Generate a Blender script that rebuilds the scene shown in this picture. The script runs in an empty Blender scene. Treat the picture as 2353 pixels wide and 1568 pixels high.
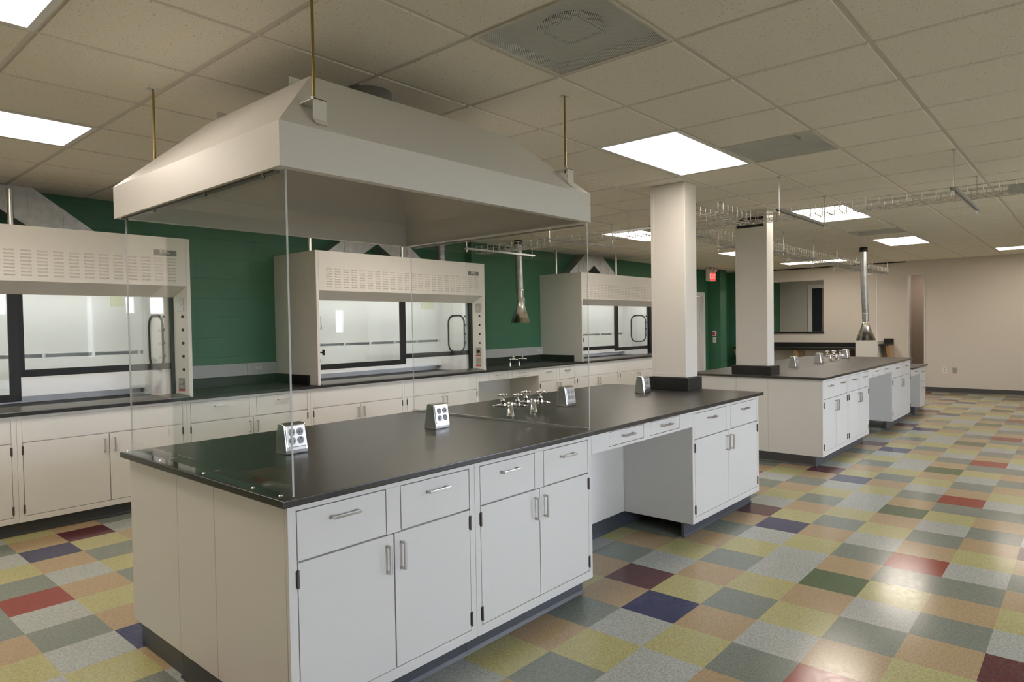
import bpy, bmesh, math, random
from mathutils import Vector, Matrix
random.seed(7)
S = bpy.context.scene
COL = S.collection
R = math.radians

# ------------------------------------------------------------------ camera
CW, CH = 2353.0, 1568.0
F_PX = 1536.6
YAW, PITCH, ROLL = 0.71854, -0.02379, -0.01649
fw = Vector((math.cos(YAW)*math.cos(PITCH), math.sin(YAW)*math.cos(PITCH), math.sin(PITCH)))
r0 = Vector((math.sin(YAW), -math.cos(YAW), 0)); u0 = r0.cross(fw)
rr = r0*math.cos(ROLL) + u0*math.sin(ROLL)
uu = -r0*math.sin(ROLL) + u0*math.cos(ROLL)
cam_d = bpy.data.cameras.new('camera'); cam = bpy.data.objects.new('camera', cam_d); COL.objects.link(cam)
M = Matrix((rr, uu, -fw)).transposed().to_4x4(); M.translation = Vector((-3.30992, -2.19849, 1.50648))
cam.matrix_world = M
cam_d.sensor_width = 36.0; cam_d.lens = F_PX/CW*36.0; cam_d.clip_start = 0.05; cam_d.clip_end = 200
S.camera = cam

# ------------------------------------------------------------------ world, exposure
S.view_settings.view_transform = 'Standard'; S.view_settings.look = 'None'
S.view_settings.exposure = 0.0; S.view_settings.gamma = 1.0; S.view_settings.use_curve_mapping = False
W = bpy.data.worlds.new('overcast_sky'); S.world = W; W.use_nodes = True
wn_ = W.node_tree; bg = wn_.nodes['Background']; bg.inputs[1].default_value = 29.5      # overcast sky above, dull ground below the horizon
wtc = wn_.nodes.new('ShaderNodeTexCoord'); wsx = wn_.nodes.new('ShaderNodeSeparateXYZ'); wmr = wn_.nodes.new('ShaderNodeMapRange')
wmr.inputs['From Min'].default_value = -.06; wmr.inputs['From Max'].default_value = .10; wmx = wn_.nodes.new('ShaderNodeMix'); wmx.data_type = 'RGBA'
wmx.inputs['A'].default_value = (.20, .20, .17, 1); wmx.inputs['B'].default_value = (0.85, 0.89, 1.06, 1)
wn_.links.new(wtc.outputs['Generated'], wsx.inputs[0]); wn_.links.new(wsx.outputs[2], wmr.inputs[0]); wn_.links.new(wmr.outputs[0], wmx.inputs['Factor']); wn_.links.new(wmx.outputs['Result'], bg.inputs[0])
LAMP = 13.4                      # ceiling panels
LAMP_COL = (1.0, 0.89, 0.77)
def portal(x, z, w, h):
    ld = bpy.data.lights.new('window_daylight', 'AREA'); ld.shape = 'RECTANGLE'; ld.size = w; ld.size_y = h
    ld.cycles.is_portal = True
    o = bpy.data.objects.new('window_daylight', ld); COL.objects.link(o)
    o.location = (x, YR-0.12, z); o.rotation_euler = (R(90), 0, R(180)); return o

# ------------------------------------------------------------------ dimensions of the room
T = 0.3048; ZC = 2.70; YL = 4.60; YR = -5.5; XF = 12.6; XN = -7.5; XB = 16.1
GX, GY, GP = 0.523, -0.24, 0.6096

# ------------------------------------------------------------------ materials
def mat(name, col, rough=0.5, metal=0.0, spec=0.5, bump=None, noise=None, coat=0.0):
    m = bpy.data.materials.new(name); m.use_nodes = True
    nt = m.node_tree; b = nt.nodes['Principled BSDF']
    b.inputs['Base Color'].default_value = (*col, 1); b.inputs['Roughness'].default_value = rough
    b.inputs['Metallic'].default_value = metal; b.inputs['Specular IOR Level'].default_value = spec
    b.inputs['Coat Weight'].default_value = coat
    tc = nt.nodes.new('ShaderNodeTexCoord')
    if noise:
        sc, amt, stretch = noise
        mp = nt.nodes.new('ShaderNodeMapping'); mp.inputs['Scale'].default_value = stretch
        nz = nt.nodes.new('ShaderNodeTexNoise'); nz.inputs['Scale'].default_value = sc; nz.inputs['Detail'].default_value = 3
        mx = nt.nodes.new('ShaderNodeMix'); mx.data_type = 'RGBA'
        mx.inputs['A'].default_value = (*[c*(1-amt) for c in col], 1); mx.inputs['B'].default_value = (*[min(1, c*(1+amt)) for c in col], 1)
        rp = nt.nodes.new('ShaderNodeMapRange'); rp.inputs['From Min'].default_value = .32; rp.inputs['From Max'].default_value = .68
        nt.links.new(tc.outputs['Object'], mp.inputs[0]); nt.links.new(mp.outputs[0], nz.inputs['Vector'])
        nt.links.new(nz.outputs[0], rp.inputs[0]); nt.links.new(rp.outputs[0], mx.inputs['Factor']); nt.links.new(mx.outputs['Result'], b.inputs['Base Color'])
    if bump:
        sc, st = bump
        nz = nt.nodes.new('ShaderNodeTexNoise'); nz.inputs['Scale'].default_value = sc
        bp = nt.nodes.new('ShaderNodeBump'); bp.inputs['Strength'].default_value = st; bp.inputs['Distance'].default_value = .01
        nt.links.new(tc.outputs['Object'], nz.inputs['Vector']); nt.links.new(nz.outputs[0], bp.inputs['Height']); nt.links.new(bp.outputs[0], b.inputs['Normal'])
    return m
def emis(name, col, st):
    m = bpy.data.materials.new(name); m.use_nodes = True; nt = m.node_tree; nt.nodes.clear()
    e = nt.nodes.new('ShaderNodeEmission'); e.inputs[0].default_value = (*col, 1); e.inputs[1].default_value = st
    o = nt.nodes.new('ShaderNodeOutputMaterial'); nt.links.new(e.outputs[0], o.inputs[0]); return m
def clear(name, tint, refl=1.0, rough=0.0):
    m = bpy.data.materials.new(name); m.use_nodes = True; nt = m.node_tree; nt.nodes.clear()
    t = nt.nodes.new('ShaderNodeBsdfTransparent'); t.inputs[0].default_value = (*tint, 1)
    g = nt.nodes.new('ShaderNodeBsdfGlossy'); g.inputs['Roughness'].default_value = rough; g.inputs[0].default_value = (1, 1, 1, 1)
    f = nt.nodes.new('ShaderNodeFresnel'); 
    ge = nt.nodes.new('ShaderNodeNewGeometry'); io = nt.nodes.new('ShaderNodeMix'); io.inputs['A'].default_value = 1.45; io.inputs['B'].default_value = 1/1.45
    nt.links.new(ge.outputs['Backfacing'], io.inputs['Factor']); nt.links.new(io.outputs['Result'], f.inputs[0])
    ml = nt.nodes.new('ShaderNodeMath'); ml.operation = 'MULTIPLY'; ml.inputs[1].default_value = refl
    x = nt.nodes.new('ShaderNodeMixShader'); o = nt.nodes.new('ShaderNodeOutputMaterial')
    nt.links.new(f.outputs[0], ml.inputs[0]); nt.links.new(ml.outputs[0], x.inputs[0]); nt.links.new(t.outputs[0], x.inputs[1]); nt.links.new(g.outputs[0], x.inputs[2]); nt.links.new(x.outputs[0], o.inputs[0])
    return m
def wall_paint(name, col, block=False, rough=0.6):
    m = mat(name, col, rough, bump=None if block else (140, .05))
    if block:
        nt = m.node_tree; b = nt.nodes['Principled BSDF']
        tc = nt.nodes.new('ShaderNodeTexCoord'); sp = nt.nodes.new('ShaderNodeSeparateXYZ'); ad = nt.nodes.new('ShaderNodeMath')
        cb = nt.nodes.new('ShaderNodeCombineXYZ'); br = nt.nodes.new('ShaderNodeTexBrick')
        nt.links.new(tc.outputs['Object'], sp.inputs[0]); nt.links.new(sp.outputs[0], ad.inputs[0]); nt.links.new(sp.outputs[1], ad.inputs[1])
        nt.links.new(ad.outputs[0], cb.inputs[0]); nt.links.new(sp.outputs[2], cb.inputs[1]); nt.links.new(cb.outputs[0], br.inputs['Vector'])
        br.inputs['Scale'].default_value = 1; br.inputs['Brick Width'].default_value = .4064; br.inputs['Row Height'].default_value = .2032
        br.inputs['Mortar Size'].default_value = .006; br.inputs['Mortar Smooth'].default_value = .6
        br.inputs['Color1'].default_value = br.inputs['Color2'].default_value = (1, 1, 1, 1); br.inputs['Mortar'].default_value = (0, 0, 0, 1)
        nz = nt.nodes.new('ShaderNodeTexNoise'); nz.inputs['Scale'].default_value = 90
        a2 = nt.nodes.new('ShaderNodeMath'); a2.operation = 'MULTIPLY_ADD'; a2.inputs[1].default_value = .25
        bp = nt.nodes.new('ShaderNodeBump'); bp.inputs['Strength'].default_value = .35; bp.inputs['Distance'].default_value = .006
        nt.links.new(tc.outputs['Object'], nz.inputs['Vector']); nt.links.new(nz.outputs[0], a2.inputs[0]); nt.links.new(br.outputs['Color'], a2.inputs[2])
        nt.links.new(a2.outputs[0], bp.inputs['Height']); nt.links.new(bp.outputs[0], b.inputs['Normal'])
    return m
WHITE = mat('cabinet_enamel', (.74, .73, .70), .32, bump=(60, .01))
HOODW = mat('hood_enamel', (.73, .705, .665), .38)
LINER = mat('hood_liner', (.88, .88, .87), .3)
BLACK = mat('epoxy_resin_top', (.020, .019, .018), .30, spec=.95, noise=(6, .35, (1, 1, 1)), bump=(220, .03))
BLOCK = mat('black_resin_block', (.012, .012, .0115), .42, spec=.4, noise=(6, .3, (1, 1, 1)))
BASEB = mat('dark_grey_base', (.060, .060, .060), .4)
TOE = mat('grey_vinyl_base', (.062, .070, .084), .38)
CHROME = mat('polished_chrome', (.82, .82, .83), .08, 1.0)
STEEL = mat('brushed_steel', (.62, .61, .59), .28, 1.0)
CAST = mat('polished_aluminium', (.66, .66, .67), .2, 1.0)
GALV = mat('galvanised_sheet', (.50, .51, .52), .42, .85, noise=(14, .12, (1, 1, 1)))
ZINC = mat('zinc_plated_wire', (.66, .66, .66), .25, 1.0)
BRASS = mat('yellow_zinc_rod', (.30, .22, .06), .4, .7)
DARK = mat('black_gasket', (.010, .010, .011), .45)
CHAR = mat('charcoal_frame', (.011, .011, .0125), .45, spec=.35)
GREY = mat('grey_channel', (.40, .41, .42), .45)
HINGE = mat('dark_nickel_hinge', (.16, .15, .14), .3, 1.0)
GREEN = wall_paint('green_block_paint', (.042, .152, .086), True, .5)
BEIGE = wall_paint('beige_wall_paint', (.64, .58, .51))
GREYW = wall_paint('pale_grey_paint', (.60, .58, .55))
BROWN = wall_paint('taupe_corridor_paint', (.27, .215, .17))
COLW = wall_paint('column_paint', (.68, .655, .61), rough=.45)
OPAL = emis('light_diffuser', LAMP_COL, LAMP)
TBAR = mat('ceiling_bar', (.66, .625, .56), .6)
MAPLE = mat('maple_panel', (.50, .33, .16), .45, noise=(5, .2, (8, 8, 1)))
RED = mat('red_plastic', (.55, .03, .02), .35)
PLATE = mat('white_plastic', (.78, .77, .73), .35)
PAPER = mat('notice_paper', (.78, .80, .60), .7)
INK = mat('slot_dark', (.02, .02, .02), .6)
ACRYL = clear('clear_acrylic', (.982, .988, .985), 1.0)
ACEDGE = mat('acrylic_edge', (.66, .69, .67), .35); ACEDGE.node_tree.nodes['Principled BSDF'].inputs['Alpha'].default_value = .7
PANE = clear('sash_glass', (.93, .95, .94), 1.0)
FRAMEW = mat('white_painted_trim', (.74, .74, .74), .4)
DOORW = mat('door_paint', (.68, .68, .69), .4)
CARB = mat('window_dark_glass', (.03, .035, .045), .12)

def ceiling_mat():
    m = bpy.data.materials.new('fissured_ceiling_tile'); m.use_nodes = True; nt = m.node_tree; b = nt.nodes['Principled BSDF']
    b.inputs['Roughness'].default_value = .9; b.inputs['Specular IOR Level'].default_value = .1
    tc = nt.nodes.new('ShaderNodeTexCoord')
    n1 = nt.nodes.new('ShaderNodeTexNoise'); n1.inputs['Scale'].default_value = 150; n1.inputs['Detail'].default_value = 2; n1.inputs['Distortion'].default_value = .8
    r1 = nt.nodes.new('ShaderNodeMapRange'); r1.inputs['From Min'].default_value = .645; r1.inputs['From Max'].default_value = .70
    n2 = nt.nodes.new('ShaderNodeTexVoronoi'); n2.inputs['Scale'].default_value = 210
    r2 = nt.nodes.new('ShaderNodeMapRange'); r2.inputs['From Min'].default_value = .20; r2.inputs['From Max'].default_value = .08
    mxm = nt.nodes.new('ShaderNodeMath'); mxm.operation = 'MULTIPLY_ADD'; mxm.inputs[1].default_value = .45
    mx = nt.nodes.new('ShaderNodeMix'); mx.data_type = 'RGBA'
    mx.inputs['A'].default_value = (.86, .815, .725, 1); mx.inputs['B'].default_value = (.40, .37, .32, 1)
    for n in (n1, n2): nt.links.new(tc.outputs['Object'], n.inputs['Vector'])
    nt.links.new(n1.outputs[0], r1.inputs[0]); nt.links.new(n2.outputs['Distance'], r2.inputs[0])
    nt.links.new(r2.outputs[0], mxm.inputs[0]); nt.links.new(r1.outputs[0], mxm.inputs[2])
    nt.links.new(mxm.outputs[0], mx.inputs['Factor']); nt.links.new(mx.outputs['Result'], b.inputs['Base Color'])
    return m
TILE = ceiling_mat()
def floor_mat(name, col, dark):
    m = bpy.data.materials.new(name); m.use_nodes = True; nt = m.node_tree; b = nt.nodes['Principled BSDF']
    b.inputs['Roughness'].default_value = .16; b.inputs['Specular IOR Level'].default_value = .5
    tc = nt.nodes.new('ShaderNodeTexCoord')
    mp = nt.nodes.new('ShaderNodeMapping'); mp.inputs['Scale'].default_value = (1.0, 1.7, 1)
    nz = nt.nodes.new('ShaderNodeTexNoise'); nz.inputs['Scale'].default_value = 85; nz.inputs['Detail'].default_value = 4; nz.inputs['Distortion'].default_value = 1.0
    mx = nt.nodes.new('ShaderNodeMix'); mx.data_type = 'RGBA'
    mx.inputs['A'].default_value = (*dark, 1); mx.inputs['B'].default_value = (*col, 1)
    rp = nt.nodes.new('ShaderNodeMapRange'); rp.inputs['From Min'].default_value = .36; rp.inputs['From Max'].default_value = .62
    n2 = nt.nodes.new('ShaderNodeTexNoise'); n2.inputs['Scale'].default_value = 30; n2.inputs['Detail'].default_value = 2
    r2 = nt.nodes.new('ShaderNodeMapRange'); r2.inputs['To Min'].default_value = .12; r2.inputs['To Max'].default_value = .24
    bp = nt.nodes.new('ShaderNodeBump'); bp.inputs['Strength'].default_value = .04; bp.inputs['Distance'].default_value = .004
    n3 = nt.nodes.new('ShaderNodeTexNoise'); n3.inputs['Scale'].default_value = 9; n3.inputs['Detail'].default_value = 2
    for n in (nz,): nt.links.new(mp.outputs[0], n.inputs['Vector'])
    nt.links.new(tc.outputs['Object'], mp.inputs[0]); nt.links.new(tc.outputs['Object'], n2.inputs['Vector']); nt.links.new(tc.outputs['Object'], n3.inputs['Vector'])
    nt.links.new(nz.outputs[0], rp.inputs[0]); nt.links.new(rp.outputs[0], mx.inputs['Factor']); nt.links.new(mx.outputs['Result'], b.inputs['Base Color'])
    nt.links.new(n2.outputs[0], r2.inputs[0]); nt.links.new(r2.outputs[0], b.inputs['Roughness'])
    nt.links.new(n3.outputs[0], bp.inputs['Height']); nt.links.new(bp.outputs[0], b.inputs['Normal'])
    return m
FM = {}
for k, c, d in (('P', (.115, .028, .040), .75), ('B', (.040, .045, .125), .7), ('R', (.30, .030, .020), .75), ('D', (.095, .150, .070), .7),
                ('Y', (.49, .46, .215), .72), ('O', (.47, .345, .20), .74), ('G', (.47, .49, .455), .66), ('T', (.235, .265, .225), .7)):
    FM[k] = floor_mat({'P': 'plum', 'B': 'navy', 'R': 'brick_red', 'D': 'leaf_green', 'Y': 'olive_yellow', 'O': 'tan', 'G': 'pale_grey', 'T': 'teal_grey'}[k]+'_vinyl_tile', c, tuple(x*d for x in c))

# ------------------------------------------------------------------ mesh helpers
class MB:
    def __init__(s): s.v = []; s.f = []; s.m = []; s.sm = []
    def add(s, vs, fs, mi=0, sm=False):
        o = len(s.v); s.v += [tuple(v) for v in vs]
        for f in fs: s.f.append([i+o for i in f]); s.m.append(mi); s.sm.append(sm)
        return s
    def box(s, x0, x1, y0, y1, z0, z1, mi=0):
        vs = [(x, y, z) for x in (x0, x1) for y in (y0, y1) for z in (z0, z1)]
        return s.add(vs, [(0, 1, 3, 2), (4, 6, 7, 5), (0, 4, 5, 1), (2, 3, 7, 6), (0, 2, 6, 4), (1, 5, 7, 3)], mi)
    def obox(s, c, ax, ay, az, hx, hy, hz, mi=0):
        c, ax, ay, az = Vector(c), Vector(ax), Vector(ay), Vector(az)
        vs = [c+ax*hx*i+ay*hy*j+az*hz*k for i in (-1, 1) for j in (-1, 1) for k in (-1, 1)]
        return s.add(vs, [(0, 1, 3, 2), (4, 6, 7, 5), (0, 4, 5, 1), (2, 3, 7, 6), (0, 2, 6, 4), (1, 5, 7, 3)], mi)
    def quad(s, *p, mi=0): return s.add(p, [tuple(range(len(p)))], mi)
    def prism(s, prof, axis, a, b, mi=0):
        def P(q, t):
            return {'x': (t, q[0], q[1]), 'y': (q[0], t, q[1]), 'z': (q[0], q[1], t)}[axis]
        n = len(prof); vs = [P(q, a) for q in prof]+[P(q, b) for q in prof]
        return s.add(vs, [tuple(range(n-1, -1, -1)), tuple(range(n, 2*n))]+[(i, (i+1) % n, n+(i+1) % n, n+i) for i in range(n)], mi)
    def tube(s, pts, rad, seg=8, closed=False, mi=0, caps=True):
        pts = [Vector(p) for p in pts]; n = len(pts); rads = rad if isinstance(rad, (list, tuple)) else [rad]*n
        rings = []; prev = None
        for i, p in enumerate(pts):
            if closed: d = pts[(i+1) % n]-pts[i-1]
            else: d = pts[min(i+1, n-1)]-pts[max(i-1, 0)]
            d.normalize()
            if prev is None:
                a = Vector((0, 0, 1)) if abs(d.z) < .9 else Vector((1, 0, 0)); u = d.cross(a).normalized()
            else: u = (prev-d*prev.dot(d)).normalized()
            prev = u; w = d.cross(u)
            rings.append([p+(u*math.cos(2*math.pi*k/seg)+w*math.sin(2*math.pi*k/seg))*rads[i] for k in range(seg)])
        vs = [v for r_ in rings for v in r_]; fs = []
        for i in range(n if closed else n-1):
            j = (i+1) % n
            for k in range(seg): fs.append((i*seg+k, i*seg+(k+1) % seg, j*seg+(k+1) % seg, j*seg+k))
        s.add(vs, fs, mi, True)
        if caps and not closed: s.add(rings[0], [tuple(range(seg-1, -1, -1))], mi); s.add(rings[-1], [tuple(range(seg))], mi)
        return s
    def cyl(s, p, q, r, seg=16, r2=None, mi=0): return s.tube([p, q], [r, r if r2 is None else r2], seg, mi=mi)
    def lathe(s, prof, c=(0, 0, 0), seg=24, axis='z', mi=0):
        c = Vector(c); vs = []
        for r_, h in prof:
            for k in range(seg):
                a = 2*math.pi*k/seg; x, y = r_*math.cos(a), r_*math.sin(a)
                vs.append(c+Vector({'z': (x, y, h), 'x': (h, x, y), 'y': (y, h, x)}[axis]))
        fs = [(i*seg+k, i*seg+(k+1) % seg, (i+1)*seg+(k+1) % seg, (i+1)*seg+k) for i in range(len(prof)-1) for k in range(seg)]
        return s.add(vs, fs, mi, True)
    def build(s, name, ms, parent=None, bevel=0, loc=None, seg=2, rz=None):
        me = bpy.data.meshes.new(name); me.from_pydata(s.v, [], s.f)
        ms = ms if isinstance(ms, (list, tuple)) else [ms]
        for m in ms: me.materials.append(m)
        me.polygons.foreach_set('material_index', s.m); me.polygons.foreach_set('use_smooth', s.sm)
        bm = bmesh.new(); bm.from_mesh(me); bmesh.ops.recalc_face_normals(bm, faces=bm.faces)
        if bevel:
            bmesh.ops.remove_doubles(bm, verts=bm.verts, dist=1e-6)
            es = [e for e in bm.edges if len(e.link_faces) == 2 and e.calc_face_angle(0) > .6]
            bmesh.ops.bevel(bm, geom=es, offset=bevel, segments=seg, profile=.6, affect='EDGES', clamp_overlap=True)
        bm.to_mesh(me); bm.free(); me.update()
        o = bpy.data.objects.new(name, me); COL.objects.link(o)
        if parent: o.parent = parent
        if loc: o.location = loc
        if rz is not None: o.rotation_euler = (0, 0, rz)
        return o
def tag(o, label, cat, group=None):
    o['label'] = label; o['category'] = cat
    if group: o['group'] = group
    return o
def thing(name, label, cat, loc=(0, 0, 0), rz=0, group=None):
    o = bpy.data.objects.new(name, None); COL.objects.link(o); o.location = loc; o.rotation_euler = (0, 0, rz); o.empty_display_size = .1
    return tag(o, label, cat, group)
def struct(o): o['kind'] = 'structure'; return o
def dup(root, loc, label, rz=0, group=None):
    r = root.copy(); COL.objects.link(r); r.location = loc; r.rotation_euler = (0, 0, rz); r['label'] = label
    if group: r['group'] = group
    def rec(a, b):
        for ch in list(a.children):
            c = ch.copy(); COL.objects.link(c); c.parent = b; rec(ch, c)
    rec(root, r); return r
def text(name, body, size, m, parent, loc, rot, depth=.0008):
    cu = bpy.data.curves.new(name, 'FONT'); cu.body = body; cu.size = size; cu.extrude = depth; cu.align_x = 'CENTER'; cu.align_y = 'CENTER'
    o = bpy.data.objects.new(name, cu); COL.objects.link(o)
    me = bpy.data.meshes.new_from_object(o); bpy.data.objects.remove(o); me.materials.clear(); me.materials.append(m)
    o = bpy.data.objects.new(name, me); COL.objects.link(o); o.parent = parent; o.location = loc; o.rotation_euler = rot
    return o

# ================================================================== SETTING
PAT = ['PGYOTO', 'YOTYGB', 'TYGGYO', 'YODOTG', 'TGYTRO', 'OTOTGY']
keys = list(FM)
fl = MB()
i0, i1 = math.floor(XN/T), math.ceil(XB/T); j0, j1 = math.floor(-YL/T)-1, math.ceil(-YR/T)
for i in range(i0, i1):
    for j in range(j0, j1):
        x0, x1 = i*T, (i+1)*T; y1, y0 = -j*T, -(j+1)*T
        fl.quad((x0, y0, 0), (x1, y0, 0), (x1, y1, 0), (x0, y1, 0), mi=keys.index(PAT[j % 6][i % 6]))
struct(fl.build('floor', [FM[k] for k in keys]))

# ceiling: lay-in tiles standing a few mm proud of the bars, cells left out where lights and grilles sit
def cell(cx, cy): return (round((cx-GX)/GP-.5), round((cy-GY)/GP-.5))
LIGHTS = []     # (ix, iy, nx, ny)
def cells(x, y, nx, ny):
    ix, iy = round((x-GX)/GP), round((y-GY)/GP); LIGHTS.append((ix, iy, nx, ny)); return ix, iy
light_spec = [
    (.523, -.24, 2, 1, 'large ceiling light panel above the column on the front bench'),
    (-3.134, 2.198, 2, 1, 'ceiling light panel at left photo edge, left of the hanging canopy'),
    (-3.134, .3696, 1, 1, 'cut-off ceiling light panel in the top left corner of the photo'),
    (4.181, -.24, 2, 1, 'ceiling light panel seen through the wire cable tray right of the second column'),
    (4.181, 2.198, 2, 1, 'ceiling light panel just left of the front column, behind the wire tray'),
    (7.838, -.24, 2, 1, 'ceiling light panel right of the far hanging exhaust hose'),
    (7.838, 2.198, 2, 1, 'small bright sliver of ceiling light left of the second column'),
    (10.886, 1.589, 1, 2, 'long ceiling light panel near the far wall beneath the far cable tray'),
    (10.886, -2.07, 1, 2, 'ceiling light panel at far right edge close to the far wall'),
]
vents = [(-1.306, -.85, 'large perforated ceiling diffuser with round neck, near top centre'),
         (1.133, -.85, 'grey perforated ceiling grille beside the large light panel'),
         (6.62, -.24, 'faint small ceiling grille left of the light by the far exhaust hose')]
for l in light_spec: cells(*l[:4])
hidden_lights = [(.523, 2.198, 2, 1), (-6.18, 2.198, 2, 1), (-6.18, -.24, 2, 1)]  # unseen: first inferred behind the canopy, other two added to light the room
for l in hidden_lights: cells(*l)
taken = set()
for ix, iy, nx, ny in LIGHTS:
    for a in range(nx):
        for b_ in range(ny): taken.add((ix+a, iy+b_))
for vx, vy, _ in vents: taken.add((round((vx-GX)/GP), round((vy-GY)/GP)))
ce = MB(); g = .0115
for i in range(math.floor((XN-GX)/GP), math.ceil((XB-GX)/GP)):
    for j in range(math.floor((YR-GY)/GP), math.ceil((YL-GY)/GP)):
        if (i, j) in taken: continue
        x0, y0 = max(GX+i*GP, XN), max(GY+j*GP, YR); x1, y1 = min(GX+(i+1)*GP, XB), min(GY+(j+1)*GP, YL)
        if x1-x0 < .05 or y1-y0 < .05: continue
        a0, a1, b0, b1 = x0+g, x1-g, y0+g, y1-g; zt = ZC+.010; c = .003
        ce.quad((a0+c, b0+c, ZC), (a1-c, b0+c, ZC), (a1-c, b1-c, ZC), (a0+c, b1-c, ZC))
        lo = [(a0+c, b0+c, ZC), (a1-c, b0+c, ZC), (a1-c, b1-c, ZC), (a0+c, b1-c, ZC)]; hi = [(a0, b0, zt), (a1, b0, zt), (a1, b1, zt), (a0, b1, zt)]
        for k in range(4): ce.quad(lo[k], lo[(k+1) % 4], hi[(k+1) % 4], hi[k])
for i in range(math.floor((XN-GX)/GP), math.ceil((XB-GX)/GP)+1):
    ce.box(GX+i*GP-.012, GX+i*GP+.012, YR, YL, ZC+.006, ZC+.02, 1)
for j in range(math.floor((YR-GY)/GP), math.ceil((YL-GY)/GP)+1):
    ce.box(XN, XB, GY+j*GP-.012, GY+j*GP+.012, ZC+.0055, ZC+.02, 1)
ce.quad((XN-.3, YR-.3, ZC+.30), (XB+.3, YR-.3, ZC+.30), (XB+.3, YL+.3, ZC+.30), (XN-.3, YL+.3, ZC+.30))
struct(ce.build('ceiling', [TILE, TBAR]))

# walls
wl = MB(); wl.box(XN-.2, 10.2, YL, YL+.2, 0, ZC+.3).box(10.2, 11.19, YL, YL+.2, 2.177, ZC+.3).box(11.19, XB+.2, YL, YL+.2, 0, ZC+.3)
wl.box(3.50, 3.83, 4.50, YL, 1.16, ZC+.01)                     # shallow pilaster behind the fume hoods
wl.box(11.39, 11.714, 4.294, YL, 0, ZC+.01)                 # corner pier near the exit
struct(wl.build('wall_left', GREEN))
wf = MB(); x0, x1 = XF, XF+.15
wf.box(x0, x1, -12, .45, 0, ZC+.3).box(x0, x1, .45, .765, 2.41, ZC+.3).box(x0, x1, .765, 2.413, 0, ZC+.3)
wf.box(x0, x1, 2.413, 3.95, 0, 1.207).box(x0, x1, 2.413, 3.95, 2.405, ZC+.3)
struct(wf.build('wall_far', BEIGE))
wf = MB(); wf.box(x0, x1, 3.951, YL, 0, ZC+.3); struct(wf.build('wall_far_corner', GREEN))
tr = MB(); tr.box(XF-.012, XF, .80, 3.95, ZC-.022, ZC); struct(tr.build('shadow_gap_strip', INK))          # dark strip painting in the shadow gap at the ceiling
tr = MB(); tr.box(XF-.012, XF-.001, 1.325, 1.35, 1.05, 2.40); struct(tr.build('lit_corner_strip', FRAMEW))       # pale strip painting in the window-lit edge of the wall corner
wn = MB(); wn.box(XN-.2, XN, YR-.2, YL+.2, 0, ZC+.3); struct(wn.build('wall_near', BEIGE))
# window wall: openings; the wide unseen ones are added for daylight
WX = [(-1.45, 1.2, .95, 2.45), (-.22, .4, 1.84, 2.48), (2.155, .25, 1.87, 2.48), (2.70, .36, 1.86, 2.48), (3.9, 1.0, .95, 2.45), (5.15, .95, .95, 2.45), (7.40, .33, 1.35, 2.02), (8.51, .36, 1.33, 2.02)]
wr = MB(); cur = XN-.2
for x, w, WZ0, WZ1 in WX:
    wr.box(cur, x-w/2, YR-.2, YR, 0, ZC+.3); wr.box(x-w/2, x+w/2, YR-.2, YR, 0, WZ0); wr.box(x-w/2, x+w/2, YR-.2, YR, WZ1, ZC+.3); cur = x+w/2
wr.box(cur, XF+.2, YR-.2, YR, 0, ZC+.3)
struct(wr.build('wall_right', BEIGE))
for k, (x, w, WZ0, WZ1) in enumerate(WX):
    fr = MB(); t = .035
    for a, b_, c, d in ((x-w/2, x+w/2, WZ0, WZ0+t), (x-w/2, x+w/2, WZ1-t, WZ1), (x-w/2, x-w/2+t, WZ0, WZ1), (x+w/2-t, x+w/2, WZ0, WZ1)):
        fr.box(a, b_, YR-.14, YR-.06, c, d)
    f = struct(fr.build('window_%d' % (k+1), FRAMEW))
    pn = MB(); pn.box(x-w/2+t, x+w/2-t, YR-.104, YR-.098, WZ0+t, WZ1-t); pn.build('window_pane', PANE, f)
    portal(x, (WZ0+WZ1)/2, w-.02, WZ1-WZ0-.02)
# baseboards
bb = MB(); bb.prism([(XF, 0), (XF, .1), (XF-.006, .1), (XF-.008, .02), (XF-.02, 0)], 'y', YR, .45); struct(bb.build('baseboard_far', BASEB))
bb = MB(); bb.prism([(XF, 0), (XF, .1), (XF-.006, .1), (XF-.008, .02), (XF-.02, 0)], 'y', .765, 1.2); struct(bb.build('baseboard_far_left', BASEB))
bb = MB(); bb.box(7.8, 10.2, YL-.008, YL, 0, .1); struct(bb.build('baseboard_left', BASEB))
# rooms beyond the far wall
b_ = MB(); b_.box(XB, XB+.15, -1, YL+.2, 0, ZC+.3); struct(b_.build('wall_back_room', GREYW))
b_ = MB(); b_.box(XF+.15, XB, 1.0, 1.12, 0, ZC+.3); struct(b_.build('wall_partition', GREYW))
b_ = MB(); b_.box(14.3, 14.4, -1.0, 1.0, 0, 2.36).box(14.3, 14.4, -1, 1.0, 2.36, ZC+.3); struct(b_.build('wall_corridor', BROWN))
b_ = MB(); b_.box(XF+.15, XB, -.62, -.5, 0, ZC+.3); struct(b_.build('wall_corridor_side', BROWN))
wi = MB(); y0, y1, z0, z1 = 2.55, 3.83, 1.07, 2.49; t = .11
for a, c, d, e in ((y0, y1, z0, z0+t), (y0, y1, z1-t, z1), (y0, y0+t, z0+t, z1-t), (y1-t, y1, z0+t, z1-t)): wi.box(XB-.04, XB+.01, a, c, d, e)
wdw = struct(wi.build('window_20', FRAMEW)); pn = MB(); pn.box(XB-.012, XB-.004, y0+t, y1-t, z0+t, z1-t); pn.build('window_pane', CARB, wdw)
pn = MB(); pn.box(XB-.03, XB-.012, 3.30, 3.46, z0+t, z1-t); pn.build('window_mullion', BROWN, wdw)
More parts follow.
